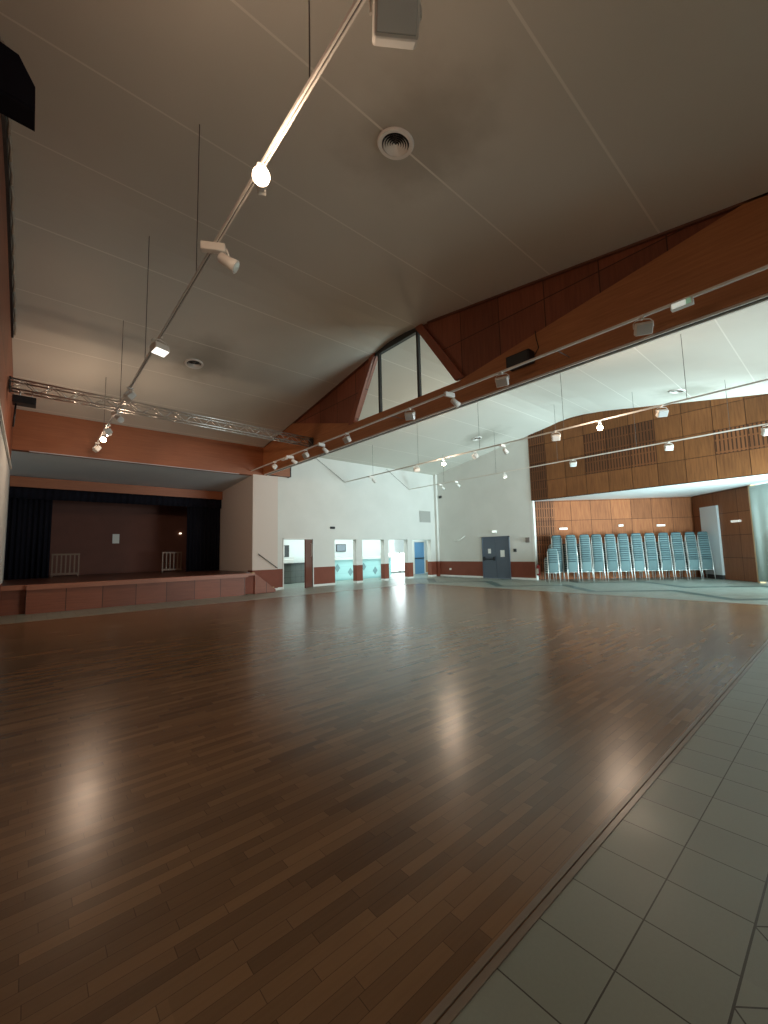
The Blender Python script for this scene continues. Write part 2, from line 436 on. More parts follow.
m_softwhite = mat('recess_white_ceiling', (.82, .84, .84), .6)
struct('ceiling_recess', bm, m_softwhite)
bm = NB(); slab(bm, A3-Vector((-.0, 0, 0)), A3+Vector((.4, .4, 0)), 0, 3.72, .15); struct('wall_recess_front', bm, m_white)

# pale sliding panel curtain closing the recess glazing
bm = NB(); N = 60
cu = []
for i in range(N+1):
    k = i/N; p = A2.lerp(A3+Vector((.4, .4, 0)), k); off = .02*math.sin(k*46)+.012*math.sin(k*19+1)
    cu.append(p + Vector((-.7071, .7071, 0))*(.10+off))
for z0, z1 in ((.06, 3.66),):
    va = [bm.verts.new((p.x, p.y, z0)) for p in cu]; vb = [bm.verts.new((p.x, p.y, z1)) for p in cu]
    for i in range(N):
        f = bm.faces.new((va[i], va[i+1], vb[i+1], vb[i])); f.smooth = True
m_pale = mat('pale_curtain', (.55, .62, .58), .8)
o = obj('curtain', bm, m_pale, norm=False); sm = o.modifiers.new('thick', 'SOLIDIFY'); sm.thickness = .012
tag(o, 'pale grey-green curtain drawn across the opening at the right end of the timber recess', 'curtain')
bm = NB(); d = (A3-A2).normalized()
slab(bm, A2-d*.04, A2+d*.06, 0, 3.7, .1)
prism(bm, [A2-d*.05+Vector((-.08, .08, 0)), A2+d*.07+Vector((-.08, .08, 0)), A2+d*.07, A2-d*.05], (0, 0, 3.7))
struct('trim_4', bm, mat('oak_edge', (.55, .36, .2), .4))

# ------------------------------------------------------------------ middle partition: tapered beam, timber gable, glazed trapezoid
BX0, BX1 = 7.2, 7.4
ZB = 4.78
bm = NB()
# one tapered glulam beam: level under the window, deepening to both ends
prof = [(15.86, ZB), (-3.3, ZB), (-3.3, 5.45), (-.2, 5.98), (.95, 6.18), (5.6, 5.37), (9.6, 5.37), (13.6, 6.12), (15.86, 5.86)]
prof = [(15.86, ZB), (-3.3, ZB), (-3.3, 5.50), (.2, 6.10), (.52, roofz(.52)), (5.6, 5.30), (9.6, 5.35), (13.4, roofz(13.4)), (15.86, roofz(15.86))]
prism(bm, [(BX0, y, z) for y, z in prof], (BX1-BX0, 0, 0))
o = obj('roof_beam', bm, m_beam)
tag(o, 'long tapered timber beam crossing the hall under the dark panelled gable', 'beam')
bm = NB()
prism(bm, [(BX0+.06, 5.6, 5.37), (BX0+.06, 6.86, 7.17), (BX0+.06, 6.3, roofz(6.3)), (BX0+.06, .5, roofz(.5)), (BX0+.06, 5.6, 5.28)], (.1, 0, 0))
prism(bm, [(BX0+.06, 9.6, 5.37), (BX0+.06, 8.5, 7.14), (BX0+.06, 13.4, roofz(13.4))], (.1, 0, 0))
struct('wall_gable', bm, m_gable)
# dark shadow-gap batten along the ceiling
bm = NB()
for (ya, yb) in ((.2, 6.5), (8.85, 15.8)):
    za, zb = roofz(ya), roofz(yb)
    prism(bm, [(BX0+.0, ya, za-.035), (BX0+.0, yb, zb-.035), (BX0+.0, yb, zb+.01), (BX0+.0, ya, za+.01)], (.06, 0, 0))
struct('trim_5', bm, mat('dark_batten', (.16, .06, .035), .5))
win = thing('gable_window', (BX0, 7.6, 5.37), 'trapezoid window with dark mullions in the timber gable above the long beam', 'window')
m_post = wood_mat('reddish_post_timber', (.33, .10, .05), (.26, .075, .04), 'z', .45)
for (yb, yt) in ((9.72, 8.66), (5.56, 6.78)):
    bm = NB(); s_ = 1 if yb > 7 else -1
    prism(bm, [(BX0-.02, yb+s_*.12, 5.34), (BX0-.02, yb-s_*.13, 5.34), (BX0-.02, yt-s_*.13, 7.15), (BX0-.02, yt+s_*.10, roofz(yt+s_*.1)-.01)], (.075, 0, 0))
    part_at(win, 'post', bm, m_post)
for y in (8.42, 6.90):
    bm = NB(); bx(bm, BX0+.04, BX0+.12, y-.035, y+.035, 5.28, 7.14); part_at(win, 'mullion', bm, m_dark)
bm = NB(); bx(bm, BX0+.03, BX0+.13, 6.72, 8.68, 7.06, 7.25); part_at(win, 'top_frame', bm, m_dark)
m_pane = bpy.data.materials.new('window_glass'); m_pane.use_nodes = True
nt = m_pane.node_tree; nt.nodes.clear()
o_ = nt.nodes.new('ShaderNodeOutputMaterial'); mx = nt.nodes.new('ShaderNodeMixShader'); tr = nt.nodes.new('ShaderNodeBsdfTransparent'); gl = nt.nodes.new('ShaderNodeBsdfGlossy'); fr = nt.nodes.new('ShaderNodeLayerWeight')
gl.inputs['Roughness'].default_value = .02; fr.inputs['Blend'].default_value = .12; tr.inputs['Color'].default_value = (.86, .90, .88, 1)
nt.links.new(fr.outputs[0], mx.inputs[0]); nt.links.new(tr.outputs[0], mx.inputs[1]); nt.links.new(gl.outputs[0], mx.inputs[2]); nt.links.new(mx.outputs[0], o_.inputs[0])
for (p) in ([(9.6, 5.30), (8.455, 5.30), (8.455, 7.14), (8.6, 7.1)], [(8.385, 5.30), (6.935, 5.30), (6.935, 7.1), (8.385, 7.1)], [(6.865, 5.30), (5.6, 5.30), (6.7, 7.0), (6.865, 7.1)]):
    bm = NB(); bm.faces.new([bm.verts.new((BX0+.075, y, z)) for y, z in p]); part_at(win, 'pane', bm, m_pane)
# sliding-wall track under the beam
bm = NB(); bx(bm, BX0+.02, BX0+.055, -3.2, 15.8, ZB-.035, ZB, 0); bx(bm, BX0+.145, BX0+.18, -3.2, 15.8, ZB-.035, ZB, 0); bx(bm, BX0+.055, BX0+.145, -3.2, 15.8, ZB-.012, ZB, 1)
o = obj('partition_track', bm, [m_rail, m_black]); tag(o, 'metal sliding partition channel fixed along the underside of the long beam', 'track')
# boxed timber end beside the pier
bm = NB(); bx(bm, 7.42, 8.36, 15.72, 15.99, 4.78, 5.25); bx(bm, 8.36, 8.40, 15.70, 15.99, 4.76, 5.27, 1)
o = obj('partition_box', bm, [m_beamx, m_black]); tag(o, 'short timber box under the ceiling where the long beam meets the far wall', 'box')
# black loudspeaker on the beam
sp = thing('wall_speaker', (BX0-.14, 3.98, 5.13), 'small black loudspeaker fixed on the tapered beam with a thin cable', 'speaker')
bm = NB(); rbox(bm, BX0-.15, 3.98, 5.13, .22, .5, .24, .02); part_at(sp, 'cabinet', bm, m_black)
bm = NB(); bx(bm, BX0-.265, BX0-.26, 3.77, 4.19, 5.04, 5.22); part_at(sp, 'grille', bm, m_dark)
bm = NB(); tube(bm, [(BX0-.01, 3.75, 5.2), (BX0-.015, 3.66, 5.3), (BX0-.012, 3.7, 5.5), (BX0-.012, 3.71, 5.66)], .008, 6); part_at(sp, 'cable', bm, m_black)

# ------------------------------------------------------------------ stage
bm = NB(); bx(bm, XW, BX0+.19, 15.861, 16.12, 4.70, 6.3)
o = obj('stage_beam', bm, m_beamx); tag(o, 'orange-brown timber beam over the stage opening', 'beam')
bm = NB(); bx(bm, XW+.4, 6.2, 15.86, 15.90, 4.675, 4.70); struct('trim_6', bm, mat('lilac_grey_rail', (.5, .47, .5), .4))
bm = NB(); prism(bm, [(XW-.25, 16.125, 4.705), (XW-.25, 22.2, 4.26), (XW-.25, 22.2, 4.9), (XW-.25, 16.125, 4.9)], (7.62, 0, 0))
struct('ceiling_stage', bm, m_grey_soffit)
bm = NB(); bx(bm, -.8, -.62, 15.9, 22.2, 0, 4.6); bx(bm, -.8, XW, 15.88, 15.98, 0, 4.7); struct('wall_stage_side', bm, m_white)
bm = NB(); bx(bm, -.8, 7.0, 22.0, 22.2, 0, 4.6); struct('wall_stage_back', bm, m_back)
st = thing('stage', (3, 15, 0), 'long raised stage with brown panelled front and red-brown lip', 'stage')
bm = NB(); bx(bm, 0.0, 6.12, 14.95, 15.3, 0, .66); bx(bm, XW, 0.0, 15.15, 15.4, 0, .66); part_at(st, 'front_panel', bm, m_stage_front)
bm = NB(); bx(bm, 0.0, 6.20, 14.88, 15.2, .655, .79); bx(bm, XW, 0.0, 15.0, 15.3, .665, .79); bx(bm, 6.12, 6.5, 14.95, 15.3, .70, .79); part_at(st, 'lip', bm, m_stage_lip)
bm = NB(); bx(bm, 6.12, 6.5, 15.05, 15.3, .02, .70); part_at(st, 'end_panel', bm, m_dado)
bm = NB(); bx(bm, XW+.001, 6.5, 15.2, 15.99, .02, .785); bx(bm, -.615, 6.755, 15.99, 21.995, .02, .785); part_at(st, 'stage_floor', bm, m_stage_floor)
bm = NB(); bx(bm, 6.40, 6.5, 15.0, 15.25, .76, .80); o = part_at(st, 'edge_marking', bm, mat('yellow_nosing', (.75, .62, .22), .5)); o['label'] = 'yellow edge marking at the top of the steps'
steps = thing('stage_steps', (6.9, 15.45, 0), 'brown steps rising to the right end of the stage beside the pier', 'steps')
for k in range(3):
    bm = NB(); bx(bm, 6.5, 7.3-.265*k, 15.02, 15.84, .2*k, .2*(k+1)-.002); part_at(steps, 'step', bm, m_dado)
for k in range(3):
    bm = NB(); x1 = 7.3-.265*k; bx(bm, x1-.05, x1+.004, 15.02, 15.84, .2*(k+1)-.002, .2*(k+1)+.006)
    o = part_at(steps, 'nosing', bm, bpy.data.materials['yellow_nosing'] if k == 0 else m_dado)
bm = NB(); prism(bm, [(6.5, 14.98, 0.02), (7.34, 14.98, 0.02), (7.34, 14.98, .12), (6.55, 14.98, .74), (6.5, 14.98, .74)], (0, .04, 0)); part_at(steps, 'stringer', bm, m_stage_front)
bm = NB(); tube(bm, [(6.98, 15.78, 1.50), (7.82, 15.78, .90)], .016, 8)
tube(bm, [(7.05, 15.78, 1.45), (7.05, 15.855, 1.43)], .009, 6); tube(bm, [(7.75, 15.78, .95), (7.75, 15.855, .93)], .009, 6)
o = obj('handrail', bm, m_dark); tag(o, 'thin dark handrail sloping down the pier beside the stage steps', 'handrail')
# stage drapes
def drape(x0, x1, y, z0, z1, amp, waves, name, label):
    bm = NB(); n = int(waves*10); va = []; vb = []
    for i in range(n+1):
        k = i/n; x = x0+(x1-x0)*k; yy = y+amp*math.sin(k*waves*2*PI)+amp*.4*math.sin(k*waves*5.1)
        va.append(bm.verts.new((x, yy, z0))); vb.append(bm.verts.new((x, yy*.4+y*.6, z1)))
    for i in range(n):
        f = bm.faces.new((va[i], va[i+1], vb[i+1], vb[i])); f.smooth = True
    o = obj(name, bm, m_curtain, norm=False); s_ = o.modifiers.new('thick', 'SOLIDIFY'); s_.thickness = .015
    return tag(o, label, 'curtain')
drape(-.60, .60, 19.5, .80, 4.12, .06, 8, 'stage_curtain', 'black stage curtain gathered at the left of the stage opening')
drape(5.30, 6.74, 19.5, .80, 4.12, .06, 9, 'stage_curtain', 'black stage curtain gathered at the right of the stage opening')
drape(-.60, 6.74, 19.38, 3.66, 4.10, .03, 34, 'stage_valance', 'black valance hanging across the top of the stage opening')
bm = NB(); bx(bm, -.61, 6.765, 19.30, 19.42, 4.07, 4.44); o = obj('valance_board', bm, m_beamx); tag(o, 'reddish timber pelmet board above the black stage valance', 'pelmet')
m_slat = mat('pale_slat_wood', (.19, .115, .075), .5)
def barrier(x0, x1, y, label, nsl):
    r = thing('slatted_barrier', ((x0+x1)/2, y, .787), label, 'barrier')
    bm = NB(); bx(bm, x0, x1, y-.02, y+.02, 1.62, 1.68); part_at(r, 'top_rail', bm, m_slat)
    bm = NB(); bx(bm, x0, x1, y-.02, y+.02, .86, .93); part_at(r, 'bottom_rail', bm, m_slat)
    for k in range(nsl):
        xx = x0+.03+(x1-x0-.06)*k/(nsl-1)
        bm = NB(); bx(bm, xx-.022, xx+.022, y-.015, y+.015, .787 if k in (0, nsl-1) else .93, 1.62); part_at(r, 'slat', bm, m_slat)
barrier(.68, 1.56, 20.3, 'pale slatted wooden barrier standing at the left of the dark stage', 7)
barrier(4.50, 5.32, 20.3, 'pale slatted wooden barrier standing at the right of the dark stage', 6)
bm = NB(); bx(bm, 2.84, 3.10, 21.985, 21.998, 2.12, 2.54); o = obj('notice', bm, mat('grey_notice', (.75, .75, .7), .6)); tag(o, 'pale notice sheet on the brown back wall of the stage', 'notice')
bm = NB(); rbox(bm, 5.66, 21.96, 2.60, .10, .06, .06, .01); o = obj('emergency_light', bm, mat('small_lit_lamp', (1, .9, .8), .4, emit=(1, .85, .65), estr=2.5)); tag(o, 'tiny lit lamp on the back wall at the right of the stage', 'lamp')

# ------------------------------------------------------------------ foyer behind the far wall
m_fw = mat('foyer_white', (.80, .82, .80), .7)
bm = NB()
bx(bm, 7.6, 21.6, 21.0, 21.2, 0, 3.0); bx(bm, 7.0, 7.2, 16.3, 21.2, 0, 3.0); bx(bm, 21.4, 21.6, 16.3, 21.2, 0, 3.0); bx(bm, 18.15, 21.4, 16.1, 16.3, 0, 3.0)
bx(bm, 18.1, 18.42, 18.45, 18.6, 0, 3.0); bx(bm, 19.5, 21.4, 18.45, 18.6, 0, 3.0); bx(bm, 18.42, 19.5, 18.45, 18.6, 2.1, 3.0); bx(bm, 19.5, 20.3, 18.44, 18.45, .09, .85, 1)
struct('wall_foyer', bm, [m_fw, mat('foyer_dado', (.6, .27, .12), .5)])
bm = NB(); bx(bm, 7.0, 21.6, 16.29, 21.2, 2.9, 3.0); struct('ceiling_foyer', bm, m_fw)
# blue door at the right of the foyer
d = thing('door_2', (18.96, 18.5, 0), 'bright blue door', 'door'); del d['label'], d['category']; d['kind'] = 'structure'
bm = NB(); bx(bm, 18.5, 19.42, 18.47, 18.52, .01, 2.02); part_at(d, 'leaf', bm, m_blue)
bm = NB(); bx(bm, 18.42, 18.5, 18.42, 18.55, 0, 2.1); bx(bm, 19.42, 19.5, 18.42, 18.55, 0, 2.1); bx(bm, 18.5, 19.42, 18.42, 18.55, 2.02, 2.1); part_at(d, 'door_frame', bm, m_white_trim)
bm = NB(); bx(bm, 18.55, 19.38, 18.42, 18.47, .98, 1.03); part_at(d, 'push_bar', bm, m_dark)
# bar counter with pale turquoise front and grey lozenges
ct = thing('bar_counter', (13.2, 18.4, 0), 'pale turquoise bar counter with grey lozenges seen through the middle openings', 'counter')
m_turq = mat('pale_turquoise_front', (.45, .74, .74), .5)
t = NT(m_turq); P = t.coord(); s = t.sep(P); q = t.math('MODULO', s[2], .36)
t.color(t.mix(t.math('LESS_THAN', q, .012), (.45, .74, .74), (.36, .62, .62)))
bm = NB(); bx(bm, 11.2, 16.3, 18.2, 18.7, 0.1, 1.08); part_at(ct, 'body', bm, m_turq)
bm = NB(); bx(bm, 11.1, 16.4, 18.1, 18.8, 1.08, 1.2); part_at(ct, 'worktop', bm, m_white_trim)
bm = NB(); bx(bm, 11.25, 16.25, 18.25, 18.7, 0, .1); part_at(ct, 'plinth', bm, m_turq)
m_loz = mat('grey_lozenge', (.22, .36, .38), .5)
for (x, z) in ((12.45, .66), (13.3, .42), (14.22, .66), (15.05, .42)):
    bm = NB(); prism(bm, [(x, 18.185, z-.22), (x+.17, 18.185, z), (x, 18.185, z+.22), (x-.17, 18.185, z)], (0, .015, 0)); part_at(ct, 'lozenge', bm, m_loz)
tv = thing('monitor', (14.55, 20.97, 1.45), 'small grey screen on the white wall behind the turquoise counter', 'monitor')
bm = NB(); rbox(bm, 14.62, 20.95, 1.76, .72, .06, .46, .01); part_at(tv, 'casing', bm, m_dark)
bm = NB(); bx(bm, 14.3, 14.94, 20.915, 20.92, 1.57, 1.95); part_at(tv, 'screen', bm, mat('grey_screen', (.25, .28, .32), .2))
# service counter behind the first doorway
kc = thing('service_counter', (10.4, 18.9, 0), 'dark grey service counter seen through the leftmost doorway', 'counter')
m_gtile = mat('dark_grey_tiles', (.13, .15, .13), .35)
t = NT(m_gtile); P = t.coord(); s = t.sep(P)
jx = t.math('LESS_THAN', t.math('MODULO', s[0], .3), .012); jz = t.math('LESS_THAN', t.math('MODULO', s[2], .3), .012)
t.color(t.mix(t.math('MAXIMUM', jx, jz), t.mix(t.noise(P, 4, 3), (.065, .075, .065), (.11, .115, .10)), (.03, .03, .025)))
bm = NB(); bx(bm, 8.6, 11.0, 18.6, 19.2, 0, .95); part_at(kc, 'body', bm, m_gtile)
bm = NB(); bx(bm, 8.5, 11.05, 18.5, 19.3, .95, 1.0); part_at(kc, 'worktop', bm, m_dark)
bm = NB(); rbox(bm, 9.75, 18.75, 1.10, .62, .4, .2, .02); o = obj('tray_box', bm, m_lampw); tag(o, 'white box lying on the dark service counter in the leftmost doorway', 'box')
bm = NB(); bx(bm, 9.3, 11.2, 20.6, 21.0, 1.05, 1.28); o = obj('shelf', bm, m_white_trim); tag(o, 'white shelf on the wall behind the leftmost doorway', 'shelf')
bm = NB(); rbox(bm, 10.65, 20.85, 1.62, .62, .28, .66, .02); bx(bm, 10.62, 10.66, 20.70, 20.712, 1.32, 1.92, 1)
o = obj('wall_cabinet', bm, [m_dark, m_rail]); tag(o, 'small dark cabinet standing on the white shelf in the leftmost doorway', 'cabinet')
# glowing framed pane added to brighten the far right of the foyer
d = thing('foyer_glow_pane', (19.4, 20.95, .1), 'x', 'x'); del d['label'], d['category']; d['kind'] = 'structure'
bm = NB(); bx(bm, 17.9, 21.2, 20.97, 20.99, .1, 1.35); part_at(d, 'pane', bm, mat('glow_pane_emission', (1, 1, 1), .4, emit=(.88, .98, 1), estr=2.6))
bm = NB()
for x in (17.9, 19.55, 21.2): bx(bm, x-.04, x+.04, 20.92, 21.0, .05, 1.4)
bx(bm, 17.86, 21.24, 20.92, 21.0, 1.35, 1.42); bx(bm, 17.86, 21.24, 20.92, 21.0, .05, .12); part_at(d, 'glow_pane_frame', bm, m_white_trim)

# open door leaf in the leftmost doorway
d = thing('door_1', (9.55, 16.0, 0), 'x', 'x'); del d['label'], d['category']; d['kind'] = 'structure'
m_leaf = wood_mat('dark_red_door', (.17, .05, .03), (.12, .035, .022), 'z', .4)
bm = NB(); prism(bm, [(9.60, 16.0, .01), (9.57, 16.03, .01), (8.92, 15.50, .01), (8.95, 15.46, .01)], (0, 0, 2.07)); part_at(d, 'leaf', bm, m_leaf)
bm = NB(); tube(bm, [(9.44, 15.87, 1.35), (9.46, 15.80, 1.35), (9.46, 15.80, 1.9), (9.44, 15.87, 1.9)], .012, 6); part_at(d, 'pull_handle', bm, m_rail)
bm = NB(); bx(bm, 8.16, 8.2, 15.97, 16.3, 0, 2.14); bx(bm, 9.62, 9.66, 15.97, 16.3, 0, 2.14); bx(bm, 8.16, 9.66, 15.97, 16.3, 2.1, 2.14); part_at(d, 'door_frame', bm, m_white_trim)

# ------------------------------------------------------------------ double door in the right wall
d = thing('door_3', (XR, 12.05, 0), 'x', 'x'); del d['label'], d['category']; d['kind'] = 'structure'
for y0, y1 in ((DY0+.05, 12.03), (12.04, DY1-.05)):
    bm = NB(); bx(bm, XR-.02, XR+.03, y0, y1, .01, 2.06); o = part_at(d, 'leaf', bm, m_door)
bm = NB(); bx(bm, XR-.05, XR+.1, DY0, DY0+.05, 0, 2.12); bx(bm, XR-.05, XR+.1, DY1-.05, DY1, 0, 2.12); bx(bm, XR-.05, XR+.1, DY0, DY1, 2.06, 2.12); part_at(d, 'door_frame', bm, m_door)
bm = NB(); tube(bm, [(XR-.09, 12.12, .98), (XR-.09, 12.76, .98)], .022, 8); rbox(bm, XR-.06, 12.75, 1.0, .09, .07, .2, .01); rbox(bm, XR-.06, 12.13, 1.0, .09, .07, .2, .01); part_at(d, 'push_bar', bm, m_black)
for (y, z, sy, sz, lab) in ((12.42, 1.38, .17, .24, 'small white notice on the left leaf of the grey double door'), (11.66, 1.25, .24, .34, 'larger white notice on the right leaf of the grey double door')):
    bm = NB(); bx(bm, XR-.026, XR-.021, y-sy/2, y+sy/2, z-sz/2, z+sz/2); o = obj('notice', bm, m_paper); tag(o, lab, 'notice')
# exit sign
es = thing('exit_sign', (XR-.03, 12.08, 2.3), 'small lit white exit sign above the grey double door', 'sign')
bm = NB(); rbox(bm, XR-.035, 12.08, 2.37, .06, .26, .13, .01); part_at(es, 'housing', bm, m_lampw)
bm = NB(); bx(bm, XR-.069, XR-.066, 11.97, 12.19, 2.32, 2.42); part_at(es, 'panel', bm, mat('exit_panel', (.9, 1, .95), .4, emit=(.85, 1, .9), estr=.9))
# small wall boxes
def wallbox(y, z, sy, sz, m, name, label, cat, x=XR, th=.05):
    bm = NB(); rbox(bm, x-th/2, y, z, th, sy, sz, .008); o = obj(name, bm, m); tag(o, label, cat)
wallbox(10.25, 1.88, .22, .24, mat('grey_box', (.22, .18, .16), .5), 'alarm_box', 'dark grey alarm box near the timber edge on the right wall', 'box')
wallbox(10.95, 1.40, .15, .15, m_dark, 'wall_switch', 'small dark switch right of the grey double door', 'switch')
wallbox(15.05, .42, .12, .10, m_lampw, 'wall_socket', 'white socket on the red-brown dado near the far corner', 'socket')
wallbox(15.62, 4.55, .20, .14, m_dark, 'motion_sensor', 'small dark sensor high on the wall in the far corner', 'sensor')
bm = NB(); rbox(bm, 10.68, 15.97, 2.64, .26, .06, .11, .02); o = obj('motion_sensor', bm, m_black); tag(o, 'small black sensor on the white far wall above the openings', 'sensor')
# curved pale swoosh on the right wall, built as a bent tube
bm = NB()
tube(bm, [(XR-.03, 14.75, 2.02), (XR-.10, 14.45, 1.98), (XR-.10, 14.2, 2.05), (XR-.03, 13.95, 2.22)], [.012, .035, .035, .012], 8)
o = obj('wall_swoosh', bm, m_white_trim); tag(o, 'curved pale swoosh on the wall between the far corner and the grey double door', 'lamp')
# ventilation grille on far wall
vg = thing('wall_grille', (17.0, 15.98, 3.15), 'square grey ventilation grille high on the white far wall', 'vent')
bm = NB(); bx(bm, 16.55, 17.42, 15.965, 15.985, 3.08, 3.72); bx(bm, 16.58, 17.39, 15.985, 15.999, 3.1, 3.7, 1); part_at(vg, 'frame', bm, [mat('grille_grey', (.42, .41, .38), .6), m_dark])
bm = NB()
for k in range(11): bx(bm, 16.62, 17.35, 15.95, 15.97, 3.13+k*.052, 3.155+k*.052)
part_at(vg, 'slats', bm, bpy.data.materials['grille_grey'])
# fire extinguisher
fe = thing('fire_extinguisher', (XR-.12, 9.72, .25), 'small red fire extinguisher with a white label at the left end of the chair stacks', 'extinguisher')
bm = NB(); tube(bm, [(XR-.1, 9.75, .22), (XR-.1, 9.75, .24), (XR-.1, 9.75, .60), (XR-.1, 9.75, .68), (XR-.1, 9.75, .72)], [.06, .08, .08, .05, .02], 16); part_at(fe, 'cylinder', bm, mat('extinguisher_red', (.30, .02, .015), .35))
bm = NB(); bx(bm, XR-.187, XR-.176, 9.71, 9.79, .3, .54); part_at(fe, 'label', bm, m_paper)
bm = NB(); bx(bm, XR-.1, XR+.0, 9.72, 9.78, .58, .64); part_at(fe, 'wall_bracket', bm, m_black)
bm = NB(); tube(bm, [(XR-.1, 9.75, .74), (XR-.14, 9.82, .72), (XR-.16, 9.84, .5)], .012, 6); part_at(fe, 'hose', bm, m_black)
bm = NB(); rbox(bm, XR-.1, 9.75, .75, .03, .09, .05, .005); part_at(fe, 'valve', bm, m_black)

# tall white board leaning on the recess side wall
wb = thing('white_board', (22.2, 4.05, 0), 'tall narrow white board standing against the timber wall right of the chair stacks', 'board')
dirv = Vector((-.7071, -.7071, 0)); nv = Vector((-.7071, .7071, 0))
p = Vector((22.87, 4.47, 0)); q = p + dirv*1.02
bm = NB(); prism(bm, [p+Vector((0, 0, .18)), q+Vector((0, 0, .18)), q+nv*.09+Vector((0, 0, .18)), p+nv*.09+Vector((0, 0, .18))], (0, 0, 2.95)); part_at(wb, 'panel', bm, mat('board_white', (.62, .66, .68), .5))
bm = NB(); prism(bm, [p, q, q+nv*.10, p+nv*.10], (0, 0, .18)); part_at(wb, 'base', bm, m_dark)
# small wall lamps on the recess walls
def recess_lamp(x, y, z, w_, nvec, lab):
    tdir = Vector((nvec.y, -nvec.x, 0)); c = Vector((x, y, 0)); bm = NB()
    a = c-tdir*w_/2; b = c+tdir*w_/2
    prism(bm, [a+Vector((0, 0, z-.04)), b+Vector((0, 0, z-.04)), b+nvec*.07+Vector((0, 0, z-.03)), a+nvec*.07+Vector((0, 0, z-.03))], (0, 0, .08))
    o = obj('emergency_light', bm, mat('lamp_diffuser', (.9, .9, .85), .4, emit=(1, .95, .85), estr=.35)); tag(o, lab, 'lamp')
nd = Vector((-.7071, -.7071, 0))
def ondiag(k, s_=28.2): return k, s_-k
recess_lamp(*ondiag(19.12), 2.36, .36, nd, 'leftmost small white lamp on the recess wall above the chair stacks')
recess_lamp(*ondiag(20.98), 2.44, .2, nd, 'middle small white lamp on the recess wall above the chair stacks')
recess_lamp(*ondiag(22.25), 2.40, .36, nd, 'rightmost small white lamp on the recess wall above the chair stacks')
recess_lamp(21.50, 3.10, 2.38, .45, nv, 'white strip lamp on the side wall right of the tall white board')

# ------------------------------------------------------------------ chairs
def make_chair():
    r = thing('stacking_chair', (0, 0, 0), '', 'chair')
    # front of chair is +Y, back is -Y
    bm = NB(); rbox(bm, 0, .0, .44, .42, .44, .075, .025, 3); obj('seat', bm, m_teal, r)
    bm = NB()
    # curved padded back, rounded top
    W2 = .205; pts = []
    b2 = []
    for j, (z, wd) in enumerate(((.40, .19), (.43, .205), (.60, .21), (.78, .21), (.84, .20), (.875, .17), (.885, .12))):
        yb = -.20-(z-.4)*.10
        b2.append((z, wd, yb))
    rows = []
    for z, wd, yb in b2:
        row = []
        for k in range(9):
            a = -1+k/4; x = wd*a; yy = yb-.018*(a*a)*-1 - .015
            row.append((x, yy, z))
        rows.append(row)
    fr_ = [[bm.verts.new((x, y+.008, z)) for x, y, z in row] for row in rows]
    bk_ = [[bm.verts.new((x, y-.006-((.010 if j < 4 else .020) if 0 < k < 8 and 0 < j < 6 else 0), z)) for k, (x, y, z) in enumerate(row)] for j, row in enumerate(rows)]
    nR = len(rows)
    for j in range(nR-1):
        for k in range(8):
            bm.faces.new((fr_[j][k], fr_[j+1][k], fr_[j+1][k+1], fr_[j][k+1])).smooth = True
            bm.faces.new((bk_[j][k], bk_[j][k+1], bk_[j+1][k+1], bk_[j+1][k])).smooth = True
        for k in (0, 8): bm.faces.new((fr_[j][k], bk_[j][k], bk_[j+1][k], fr_[j+1][k]) )
    for k in range(8):
        bm.faces.new((fr_[0][k], fr_[0][k+1], bk_[0][k+1], bk_[0][k])); bm.faces.new((fr_[-1][k], bk_[-1][k], bk_[-1][k+1], fr_[-1][k+1]))
    bm.faces.ensure_lookup_table()
    for f in bm.faces:
        if f.calc_center_median().z > .85: f.material_index = 1
    obj('backrest', bm, [m_teal, m_fold_shade], r)
    for sx in (-1, 1):
        bm = NB(); tube(bm, [(sx*.235, -.29, 0), (sx*.232, -.235, .40), (sx*.225, -.225, .46), (sx*.218, -.255, .74)], .011, 6); obj('leg', bm, m_chrome, r)
        bm = NB(); tube(bm, [(sx*.235, .25, 0), (sx*.232, .20, .40), (sx*.21, .17, .415)], .011, 6); obj('leg', bm, m_chrome, r)
    bm = NB()
    for sx in (-1, 1): tube(bm, [(sx*.23, -.22, .40), (sx*.23, .2, .40)], .010, 6)
    tube(bm, [(-.23, -.232, .395), (.23, -.232, .395)], .010, 6); tube(bm, [(-.23, .19, .395), (.23, .19, .395)], .010, 6)
    obj('seat_frame', bm, m_chrome, r)
    return r
def ray_xy(px):  # direction on the floor plane for an image column near the horizon
    d = rr*((px-384)/FPX) - uu*((572-512)/FPX) + fw
    return d
def on_diag(px, ssum):
    d = ray_xy(px); k = ssum/(d.x+d.y); return d.x*k, d.y*k
ORD = ['bottom', 'second', 'third', 'fourth', 'fifth', 'sixth', 'seventh', 'eighth', 'ninth', 'tenth', 'eleventh', 'twelfth', 'thirteenth', 'fourteenth']
proto = make_chair(); used = False
rotz = -PI/4            # front towards +X+Y (the wall)
fdir = Vector((.7071, .7071, 0))
stacks = [(552, 26.25, 7, 'the short stack at the left end'), (557, 27.15, 13, 'the stack half hidden behind the short one')]
SN = ['first', 'second', 'third', 'fourth', 'fifth', 'sixth', 'seventh', 'eighth', 'ninth', 'tenth', 'last']
for i, px in enumerate((571, 584.7, 596.9, 610.4, 623.3, 637, 650.4, 664, 677.6, 691.2, 704.5)):
    stacks.append((px, 26.78, 13, 'the %s full stack %s' % (SN[i], 'by the white board' if i == 10 else 'from the left')))
